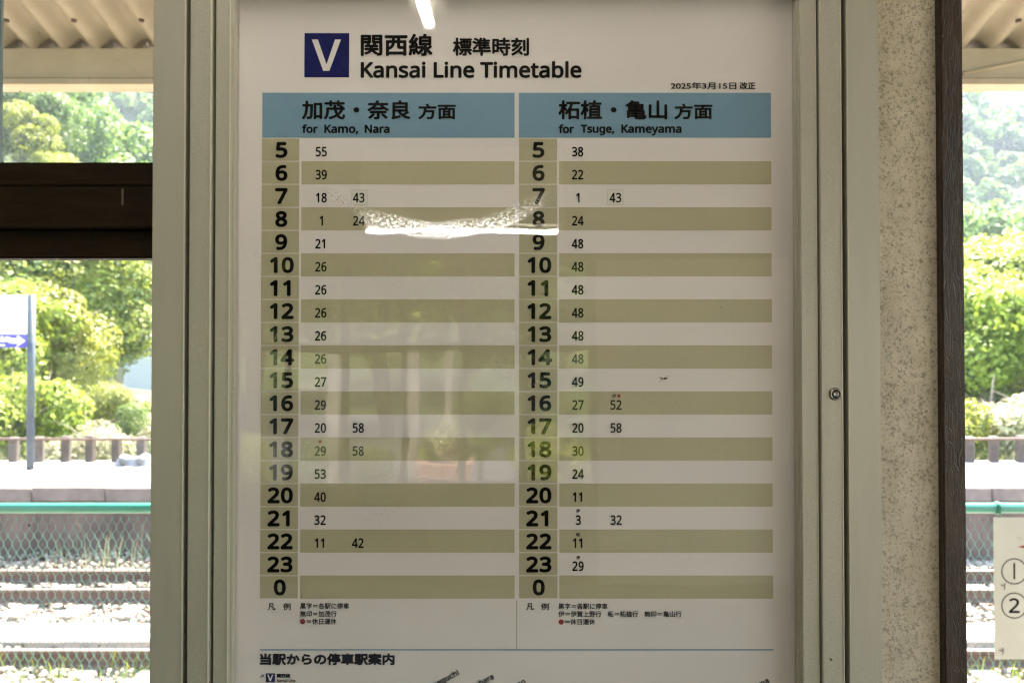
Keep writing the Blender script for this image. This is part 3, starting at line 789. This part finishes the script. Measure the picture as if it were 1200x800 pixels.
T_('黒字＝各駅に停車', 654.4, 712.0, 706.2, 713.2, .13); T_('伊＝伊賀上野行', 654.2, 704.6, 715.2, 722.4, .13)
T_('柘＝柘植行', 712.0, 747.8, 715.2, 722.4, .13); T_('無印＝亀山行', 755.0, 798.6, 715.2, 722.4, .13)
dot(657.6, 728.0, 3.1); T_('＝休日運休', 661.8, 697.6, 724.4, 731.4, .13)
rect(604.9, 605.9, 703, 759.6, GREENLINE, 'divider_line')
rect(306.2, 904.6, 759.9, 761.4, BLUE, 'divider_line', Y2)
T_('当駅からの停車駅案内', 304.4, 462.6, 764.6, 778.6, .72)
T_('JR', 305.2, 309.9, 789.6, 793.4, .1, True)
rect(313.2, 324.0, 788.2, 798.6, NAVY, 'line_emblem'); T_('V', 313.4, 320.4, 789.6, 797.2, .35, True, PAPER, 'line_letter')
T_('関西線', 324.6, 340.4, 788.4, 793.4, .3); T_('Kansai Line', 324.6, 346.4, 794.9, 798.3, .16, True)
# station list of the route map, slanted names (mostly below the picture)
rl = rect(312, 900, 846, 850, BLUE, 'route_line')
def slant(s, u, v, wpx, ang=27):
    x, z = P(u, v, YS); a = math.radians(ang)
    text_on(s, x - wpx*px, x, z-1.6*px, z+7.4*px, Y2, INK, .32*px, 'station_name', po, True, rot=a, anchor=(x, z))
slant('Tsukigaseguchi', 539.0, 790.0, 66); slant('Shimagahara', 579.6, 794.6, 54); slant('Iga-Ueno', 617, 800.2, 38); slant('Kameyama', 902, 799.2, 48)

# mosquito resting on the acrylic
ix, iz = P(777.5, 443.4, GLY)
bug = thing('mosquito', 'small dead mosquito stuck on the acrylic beside the 15 o clock row', 'insect', (ix, GLY-.001, iz))
BUGM = simple('insect black', (.012, .009, .006), .6); WING = simple('insect leg brown', (.10, .06, .04), .6)
yb2 = GLY-.0016
MB().tube([(ix-.0005, yb2, iz-.0003), (ix+.001, yb2, iz), (ix+.003, yb2, iz+.0003), (ix+.0044, yb2, iz+.0003)], [.0004, .0011, .0012, .0005], 10).build('body', BUGM, bug, smooth=True)
MB().tube([(ix-.0008, yb2, iz+.0001), (ix-.0042, yb2, iz-.0006)], [.0005, .0004], 8).build('abdomen', WING, bug, smooth=True)
MB().quad((ix, yb2-.0005, iz+.0002), (ix-.0035, yb2-.0005, iz+.0019), (ix-.0048, yb2-.0005, iz+.0016), (ix-.003, yb2-.0005, iz+.0003)).build('wing', WING, bug)
for (ax, az, bx, bz) in ((-.004, .002, -.007, .0005), (-.003, -.002, -.0052, -.0042), (.004, .0022, .0072, .003), (-.001, -.003, -.001, -.0052), (.002, .003, .006, .0035)):
    MB().tube([(ix+.0005, yb2, iz), (ix+ax, yb2-.0008, iz+az), (ix+bx, GLY-.0003, iz+bz)], .00013, 4).build('leg', WING, bug)

# ================================================================ FAR PLATFORM FURNITURE
# station name board
YSG = 13.4
sg = thing('station_sign', 'white station name board with violet arrow band on a blue grey pole', 'sign', (P(35, 540, YSG)[0], YSG, FPT))
xp = P(35.5, 440, YSG)[0]; xr_ = P(31, 380, YSG)[0]; ztop = Z(345, YSG)
for x in (xp, xr_-1.95):
    MB().tube([(x, YSG+.02, FPT-.01), (x, YSG+.02, ztop)], .058, 16).build('pole', GREYP, sg, smooth=True)
MB().box(xr_-1.9, xr_, YSG, YSG+.06, Z(391.2, YSG), Z(346, YSG)).build('name_panel', WHITEP, sg, bevel=.004, seg=1)
MB().box(xr_-1.9, xr_, YSG, YSG+.06, Z(407, YSG), Z(391.2, YSG)-.001).build('arrow_band', VIOLET, sg, bevel=.004, seg=1)
def Q(u, v): x, z = P(u, v, YSG); return (x, YSG-.004, z)
ar = MB(); ar.v = [Q(13, 396.5), Q(21, 396.5), Q(20, 392.5), Q(29.5, 399.3), Q(20, 406), Q(21, 402), Q(13, 402)]; ar.f = [(0, 1, 5, 6), (2, 3, 1), (1, 3, 5), (3, 4, 5)]
ar.build('arrow', WHITEINK, sg)
a = Q(-18, 402); b = Q(12.5, 393.5); text_on('(いがうえの)', a[0], b[0], a[2], b[2], YSG-.004, WHITEINK, .004, 'lettering', sg, False, step=.0002)
a = Q(-14, 406); b = Q(6, 402.8); text_on('Iga-Ueno', a[0], b[0], a[2], b[2], YSG-.004, WHITEINK, .004, 'lettering', sg, True, step=.0002)
a = Q(-62, 376); b = Q(-16, 358); text_on('しんどう', a[0], b[0], a[2], b[2], YSG-.004, INK, .008, 'lettering', sg, False, step=.0002)

# low stake fence along the back of the far platform
YSF = Y_BACK-.15
sf = thing('stake_fence', 'low weathered fence of short stakes with a top rail behind the far platform', 'fence', (0, YSF, FPT))
ztp = Z(511, YSF)
hp = ztp-FPT
variants = []
for k in range(4):
    mb = MB().box(-.07, .07, -.06, .06, -.02, hp-.015+.02*k*.5)
    variants.append(mb.mesh('stake', TIMB, bevel=.012, seg=1))
for i in range(-24, 25):
    o = link('stake', variants[i % 4], sf); o.location = Vector((P(16, 520, YSF)[0] + (i+20)*.435, 0, 0)) + Vector((random.uniform(-.02, .02), 0, 0)); o.rotation_euler = (0, random.uniform(-.03, .03), random.uniform(-.2, .2))
MB().tube([(-12, YSF-.07, ztp-.03), (-6, YSF-.07, ztp-.045), (0, YSF-.07, ztp-.03), (6, YSF-.07, ztp-.04), (12, YSF-.07, ztp-.03)], .022, 8).build('top_rail', RUST, sf)

# moulded base lying on the platform
YM = YG(546, FPT)
mx0, mx1 = P(131, 540, YM)[0], P(176, 540, YM)[0]
mo = thing('plastic_base', 'pale grey moulded two-lobed base lying on the far platform edge', 'base', ((mx0+mx1)/2, YM, FPT))
mb = MB(); nxx = 26; nyy = 8
hh = .22
VV = []
for j in range(nyy):
    for i in range(nxx):
        u = i/(nxx-1); vv = j/(nyy-1)
        z = hh*(.50 + .32*abs(math.sin(u*math.pi*2.0+.5)) + .10*math.sin(u*19))*min(1, 5*u+.25, 5*(1-u)+.25)*(1-.35*abs(vv-.5)*2)
        if j in (0, nyy-1): z = 0
        VV.append((mx0+(mx1-mx0)*u, YM+.02+.38*vv, FPT+z))
mb.v = VV
for j in range(nyy-1):
    for i in range(nxx-1): mb.f.append((j*nxx+i, j*nxx+i+1, (j+1)*nxx+i+1, (j+1)*nxx+i))
mb.build('shell', SHEETG, mo)
for uu in (.27, .70):
    cx = mx0+(mx1-mx0)*uu
    lathe_ = MB()
    MB().tube([(cx, YM+.018, FPT+.075), (cx, YM+.10, FPT+.075)], .062, 16).build('socket', simple('dark socket', (.07, .075, .08), .6), mo, smooth=True)

# ================================================================ HOUSE ON THE HILLSIDE
YH = 62.0
hx0 = P(136, 400, YH)[0]; hx1 = hx0 + 9.0
zr0, zr1 = Z(402, YH), Z(385, YH)
hs = thing('white_house', 'small white house with pale roof half hidden on the green hillside', 'house', ((hx0+hx1)/2, YH, Z(440, YH)))
MB().box(hx0+.35, hx1-.35, YH+.5, YH+6.5, Z(470, YH), zr0).build('wall', WALLW, hs)
rf = MB(); e = .15
rf.v = [(hx0, YH, zr0), (hx1, YH, zr0), (hx1, YH+7, zr0), (hx0, YH+7, zr0), (hx0+1.2, YH+3.5, zr1+.35), (hx1-1.2, YH+3.5, zr1+.35)]
rf.f = [(0, 1, 5, 4), (2, 3, 4, 5), (0, 4, 3), (1, 2, 5), (0, 3, 2, 1)]
rfo = rf.build('roof', TILER, hs)
for i in range(9):
    f = i/8; xa = hx0+.2+f*(hx1-hx0-.4); xb = hx0+1.3+f*(hx1-hx0-2.6)
    MB().tube([(xa, YH-.01, zr0+.03), (xb, YH+3.45, zr1+.37)], .035, 5).build('roof_seam', TILER, rfo)
for (u0, u1) in ((139, 146), (150, 158), (166, 176), (182, 190)):
    x0, x1 = P(u0, 410, YH)[0], P(u1, 410, YH)[0]
    wo = MB().box(x0, x1, YH+.45, YH+.52, Z(419, YH), Z(404.5, YH)).build('window', WHITEP, hs)
    MB().box(x0+.05, (x0+x1)/2-.02, YH+.43, YH+.449, Z(418.4, YH), Z(405.2, YH)).build('pane', PANE, wo)
    MB().box((x0+x1)/2+.02, x1-.05, YH+.43, YH+.449, Z(418.4, YH), Z(405.2, YH)).build('pane', PANE, wo)
xa_, za_ = P(162, 385, YH); 
an = MB().tube([(xa_, YH+3.4, za_), (xa_, YH+3.4, za_+1.3)], .03, 6)
for dz in (.8, 1.0, 1.2): an.tube([(xa_-.35, YH+3.4, za_+dz), (xa_+.35, YH+3.4, za_+dz)], .018, 4)
an.build('antenna', GREYP, hs)

# ================================================================ VEGETATION
def crown_arrays(seed, nleaf, R=(1, 1, 1), lobes=14, leaf=.09, spread=.75, cone=False):
    r = np.random.default_rng(seed)
    if cone:
        t = r.uniform(0, 1, nleaf)**.75; rad = (1-t)*.95 + .04
        rad = rad*(.72+.28*np.sin(t*40+r.uniform(0, .5, nleaf)))
        a = r.uniform(0, 6.283, nleaf); q = rad*np.sqrt(r.uniform(.25, 1, nleaf))
        c = np.stack([q*np.cos(a), q*np.sin(a), t*2-1 - .25*q], 1)
        nrm = np.stack([np.cos(a), np.sin(a), np.full(nleaf, .5)], 1)
    else:
        L = r.normal(0, 1, (lobes, 3)); L /= np.linalg.norm(L, axis=1)[:, None]; L *= r.uniform(.25, spread, (lobes, 1)); L[:, 2] = L[:, 2]*.9
        lr = r.uniform(.24, .46, lobes)
        k = r.integers(0, lobes, nleaf); d = r.normal(0, 1, (nleaf, 3)); d /= np.linalg.norm(d, axis=1)[:, None]
        d[:, 2] = np.where(r.random(nleaf) < .35, np.abs(d[:, 2]), d[:, 2])
        c = L[k] + d*lr[k][:, None]*(r.uniform(.55, 1.0, (nleaf, 1))**.5); nrm = d + r.normal(0, .5, (nleaf, 3)) + np.array([0, 0, .4])
    nrm /= np.linalg.norm(nrm, axis=1)[:, None]
    a1 = np.cross(nrm, r.normal(0, 1, (nleaf, 3))); a1 /= np.linalg.norm(a1, axis=1)[:, None]; a2 = np.cross(nrm, a1)
    s_ = leaf*r.uniform(.55, 1.3, (nleaf, 1))
    c = c*np.array(R); s1 = a1*s_; s2 = a2*s_*.62
    V = np.stack([c-s1, c-s2+nrm*s_*.15, c+s1, c+s2+nrm*s_*.15], 1).reshape(-1, 3)
    return V, np.arange(nleaf*4).reshape(-1, 4)
def trunk_mesh(name, h, r0, seed):
    r = random.Random(seed); mb = MB()
    pts = [(0, 0, 0), (r.uniform(-.03, .03)*h, r.uniform(-.03, .03)*h, h*.35), (r.uniform(-.05, .05)*h, r.uniform(-.05, .05)*h, h*.7), (0, 0, h*.98)]
    mb.tube(pts, [r0, r0*.75, r0*.45, r0*.12], 7)
    for k in range(6):
        a = r.uniform(0, 6.28); z0 = h*r.uniform(.4, .75); l = h*r.uniform(.18, .32)
        mb.tube([(0, 0, z0), (l*.5*math.cos(a), l*.5*math.sin(a), z0+l*.4), (l*math.cos(a), l*math.sin(a), z0+l*.65)], [r0*.4, r0*.25, r0*.06], 5)
    return mb.mesh(name, BARK, smooth=True)
# unit trees: height 1 overall (trunk from 0), crown around .62
def unit_tree(seed, mat, nleaf, leaf, cone=False, R=(.36, .36, .40), cz=.6, spread=.75):
    V, F = crown_arrays(seed, nleaf, R, 16, leaf, spread, cone); V = V + np.array([0, 0, cz])
    return np_mesh('crown', V, F, mat), trunk_mesh('trunk', .9 if not cone else .95, .022, seed)
KIND = {
    'y': [unit_tree(s, LEAF_Y, 9500, .0135) for s in (1, 2, 3)],
    'g': [unit_tree(s, LEAF_G, 9500, .0135) for s in (4, 5, 6)],
    'd': [unit_tree(s, LEAF_D, 3600, .022, True, (.20, .20, .47), .5) for s in (7, 8)],
    'b': [unit_tree(s, LEAF_Y, 7500, .021, False, (.58, .50, .48), .45, .6) for s in (9, 10)],
    'p': [unit_tree(s, GRASSM, 7500, .019, False, (.60, .50, .46), .42, .6) for s in (12, 13)],
}
def tree(x, y, h, kind, label, group, cat='tree', name='leafy_tree', z=None, wide=1.0):
    cr, tk = KIND[kind][random.randrange(len(KIND[kind]))]
    if z is None: z = float(terrain(x, y)) - .15
    t = thing(name, label, cat, (x, y, z), group); t.rotation_euler = (0, 0, random.uniform(0, 6.28)); t.scale = (h*wide, h*wide, h)
    for nm, me in (('crown', cr), ('trunk', tk)):
        o = bpy.data.objects.new(nm, me); COL.objects.link(o); o.parent = t
    return t
def at(u, v, y): return P(u, v, y)
# near row behind the far platform (measured crowns: u, v_top, distance, kind)
near = [
 (8, 312, 24, 'y', 'bright yellow green tree behind the station sign board'),
 (62, 318, 26, 'y', 'bright leafy tree just right of the station sign pole'),
 (76, 356, 30, 'y', 'rounded fresh green tree left of the small white house'),
 (-45, 300, 27, 'g', 'green tree at the far left edge beyond the sign'),
 (150, 470, 22, 'g', 'low green shrub in front of the house above the stakes'),
 (118, 440, 25, 'y', 'low bright bush above the stake fence'),
 (60, 420, 21, 'b', 'wide yellow green bush right of the sign pole above the stakes'),
 (15, 415, 20, 'b', 'wide bright bush under the violet arrow band'),
 (-30, 420, 21, 'b', 'wide bush left of the sign pole above the stakes'),
 (100, 470, 19, 'p', 'pale dry bush right above the stake fence'),
 (140, 440, 27, 'p', 'pale blossoming bush below the white house'),
 (175, 455, 24, 'p', 'pale bush at the edge of the display case'),
 (205, 440, 26, 'b', 'bush hidden mostly by the display case'),
 (1150, 300, 26, 'y', 'tall bright yellow green tree right of the dark post'),
 (1195, 292, 28, 'y', 'bright yellow green tree at the right edge of the view'),
 (1240, 300, 25, 'y', 'bright green tree past the right edge of the view'),
 (1120, 330, 27, 'g', 'green tree partly hidden by the dark post'),
 (1165, 425, 21, 'p', 'pale dry bush on the right above the stakes'),
 (1130, 450, 20, 'b', 'low green bush beside the dark post'),
 (1205, 430, 21, 'p', 'pale bush at the right edge above the stakes'),
]
for (u, vt, y, k, lab) in near:
    x, zt2 = at(u, vt, y); zg = float(terrain(x, y)) - .2; h = (zt2 - zg)/.985
    low = k in 'bp'
    tree(x, y, h, k, lab, None, 'bush' if low else 'tree', 'leafy_bush' if low else 'leafy_tree', wide=1.0 if not low else 1.0)
# hillside trees
cnt = 0
LBL = {'y': 'fresh light green tree on the sunny hillside', 'g': 'mid green broadleaf tree on the hillside', 'd': 'dark conical cedar on the hillside'}
def scatter(y0, y1, step, hmin, hmax, kinds, wedges):
    global cnt
    y = y0
    while y < y1:
        for (a0, a1) in wedges:
            n = max(1, int((a1-a0)*y/step))
            for i in range(n):
                a = a0 + (a1-a0)*(i+random.uniform(.1, .9))/n; yy = y + random.uniform(-.4, .4)*step; x = a*yy
                if yy < 70 and -.50 < a < -.36 and yy < YH+9: 
                    continue
                k = random.choice(kinds); h = random.uniform(hmin, hmax)*(1.25 if k == 'd' else 1)
                if a > 0 and k == 'd': k = 'y'; h = random.uniform(hmin, hmax)
                if cnt >= 285: return
                tree(x, yy, h, k, LBL[k], {'y': 'light green trees on the hillside', 'g': 'mid green trees on the hillside', 'd': 'cedars on the hillside'}[k], name={'d': 'cedar_tree'}.get(k, 'leafy_tree'), wide=1.25 if k != 'd' else 1.1)
                cnt += 1
WED = ((-.68, -.38), (.50, .70))
for (u, y, h) in ((22, 74, 9.5), (48, 79, 10), (70, 72, 9), (4, 80, 10)):
    x = P(u, 170, y)[0]; tree(x, y, h, random.choice('yg'), 'tall leafy tree high on the hill seen under the canopy beam', 'hilltop trees seen under the canopy', wide=1.2)
scatter(36, 58, 6.0, 6, 8.5, 'yygd', WED)
scatter(60, 88, 8.0, 8, 11, 'yggdy', WED)
# pale dead trunks left of the house
for (u, lab) in ((113, 'left of two pale bare trunks standing above the white house'), (125, 'right of two pale bare trunks standing above the white house')):
    x, zt2 = at(u, 326, 66); _, zb2 = at(u, 372, 66)
    t = thing('bare_trunk', lab, 'tree', (x, 66, zb2), None)
    MB().tube([(x, 66, zb2-2), (x+.05, 66, (zt2+zb2)/2), (x-.03, 66, zt2)], [.14, .11, .06], 7).build('trunk', simple('bleached bark', (.5, .46, .38), .9), t, smooth=True)
    MB().tube([(x, 66, zb2+1.0), (x+.4, 66.1, zb2+1.7)], [.05, .02], 5).build('limb', simple('bleached bark', (.5, .46, .38), .9), t)
# far wooded ridge, one mass
VV = []; FF = []; off = 0
bases = [crown_arrays(s, 480, (.5, .5, .55), 9, .07, .6) for s in (21, 22, 23)]
bases1 = [crown_arrays(s, 2200, (.46, .46, .55), 12, .030, .7) for s in (31, 32, 33)]
for (a0, a1) in ((-.74, -.34), (.46, .74)):
    y = 84.0
    while y < 300:
        n = int((a1-a0)*y/6.0)
        for i in range(n):
            a = a0 + (a1-a0)*(i+random.random())/n; yy = y + random.uniform(-3, 3); x = a*yy; h = random.uniform(8, 12.5)
            V, F = (bases1 if yy < 140 else bases)[random.randrange(3)]; c, s = math.cos(i*1.7), math.sin(i*1.7)
            Vr = np.stack([V[:, 0]*c - V[:, 1]*s, V[:, 0]*s + V[:, 1]*c, V[:, 2]], 1)*h + np.array([x, yy, float(terrain(x, yy)) + h*.42])
            VV.append(Vr); FF.append(F + off); off += len(V)
        y += 7.0 if y < 150 else 9.0
fo = link('forest', np_mesh('forest', np.concatenate(VV), np.concatenate(FF), LEAF_G)); tag(fo, 'distant hazy wooded ridge above the nearer trees', 'forest', kind='stuff')

# tall dry grass: along the foot of the far platform wall and behind it
def grass(name, n, x0, x1, y0, y1, zf_, hmin, hmax, label, mat):
    x = rng.uniform(x0, x1, n); y = rng.uniform(y0, y1, n); z = zf_(x, y); h = rng.uniform(hmin, hmax, n); a = rng.uniform(0, 6.28, n); wd = h*.008+.0025
    lean = rng.normal(0, .25, (n, 2))*h[:, None]
    b0 = np.stack([x-np.cos(a)*wd, y-np.sin(a)*wd, z], 1); b1 = np.stack([x+np.cos(a)*wd, y+np.sin(a)*wd, z], 1)
    m0 = np.stack([x+lean[:, 0]*.35-np.cos(a)*wd*.7, y+lean[:, 1]*.35-np.sin(a)*wd*.7, z+h*.6], 1); m1 = m0 + np.stack([2*np.cos(a)*wd*.7, 2*np.sin(a)*wd*.7, 0*a], 1)
    t0 = np.stack([x+lean[:, 0], y+lean[:, 1], z+h], 1); t1 = t0 + np.stack([np.cos(a)*wd*.25, np.sin(a)*wd*.25, 0*a], 1)
    V = np.stack([b0, b1, m0, m1, t0, t1], 1).reshape(-1, 3); k = np.arange(n)[:, None]*6
    F = np.concatenate([k+np.array([0, 1, 3, 2]), k+np.array([2, 3, 5, 4])], 0)
    o = link(name, np_mesh(name, V, F, mat)); tag(o, label, 'grass', kind='stuff')
def clump(x, y): return BED - .05 + 0*x
grass('dry_grass', 90, -6.1, -4.4, Y_FACE-.7, Y_FACE+.02, clump, .10, .6, 'pale dry grass growing at the foot of the far platform wall', GRASSM)
grass('bank_grass', 16000, -16, 16, Y_BACK+.1, Y_BACK+5, lambda x, y: terrain(x, y)+.0, .3, 1.1, 'pale grass on the bank behind the stake fence', GRASSM)
grass('track_weeds', 2500, -5.5, 6, 6.4, 7.6, clump, .05, .22, 'short green weeds in the ballast near the nearer rail', LEAF_Y)

# ---------------------------------------------------------------- forecourt behind the camera (seen only as reflections)
tb_ = [(-9, -14, 5.5, 'y'), (-5.5, -16, 6.5, 'g'), (-2.5, -15, 6.0, 'y'), (.3, -14, 5.5, 'g'), (3, -17, 7, 'y'), (-12, -17, 8, 'g'), (7, -16, 7, 'g'), (-7, -21, 9, 'g'), (-1, -22, 9.5, 'y'), (5, -23, 10, 'g')]
for i, (x, y, h, k) in enumerate(tb_):
    tree(x, y, h, k, 'leafy tree at the edge of the station forecourt', 'forecourt trees', z=-.1, wide=1.3)
PILLM = simple('grey painted pillar', (.20, .18, .15), .7, .25, 3)
def RP(u, v, T_): return ((u-600)/1000*T_, 2*GLY-T_, EYE+(415-v)/1000*T_)
for i, (u0, u1, T_r) in enumerate(((476, 492, 9.0), (522, 530, 9.0), (385, 398, 9.0))):
    a = RP(u0, 500, T_r); b = RP(u1, 500, T_r)
    pt = thing('forecourt_pillar', ['white square pillar under the forecourt porch', 'slim white pillar of the forecourt porch', 'white pillar at the side of the forecourt porch'][i], 'pillar', (a[0], a[1], -.05))
    MB().box(a[0], b[0], a[1], a[1]+.14, -.05, 1.62).build('shaft', PILLM, pt, bevel=.006, seg=1)
    MB().box(a[0]-.04, b[0]+.04, a[1]-.04, a[1]+.18, -.049, .12).build('plinth', CONC, pt, bevel=.006, seg=1)
pl = thing('flower_planter', 'terracotta planter box with pale flowers on the forecourt', 'planter', (RP(520, 560, 7.6)[0], 2*GLY-7.6, -.05))
a = RP(488, 560, 7.6); b = RP(552, 560, 7.6)
MB().box(a[0], b[0], a[1]-.3, a[1], -.049, RP(500, 541, 7.6)[2]).build('box', BRICK, pl, bevel=.01, seg=1)
V, F = crown_arrays(40, 1500, (.30, .16, .28), 10, .03, .6)
link('flowers', np_mesh('flowers', V + np.array([(a[0]+b[0])/2, a[1]-.15, RP(500, 541, 7.6)[2]+.18]), F, GRASSM), pl)

for i in range(12):  # bushes added out of view to break up the bright paving reflected in the acrylic
    tree(-4.6 + i*.62 + random.uniform(-.2, .2), -6.6 - random.uniform(0, 2.5), random.uniform(.7, 1.5), random.choice('bgb'), 'low bush added on the forecourt to break up the reflection', 'added forecourt bushes', 'bush', 'leafy_bush', z=-.06, wide=1.1)

# ---------------------------------------------------------------- air
hm = bpy.data.materials.new('haze'); hm.use_nodes = True; ht = hm.node_tree
ht.nodes.remove(ht.nodes['Principled BSDF'])
pv = ht.nodes.new('ShaderNodeVolumePrincipled'); pv.inputs['Color'].default_value = (.80, .90, 1.0, 1); pv.inputs['Density'].default_value = .00036
ht.links.new(pv.outputs[0], ht.nodes['Material Output'].inputs['Volume'])
hz_ = MB().box(-420, 420, -60, 420, -5.5, 150).build('haze', hm); tag(hz_, 'thin blue summer haze over the valley', 'haze', kind='stuff')
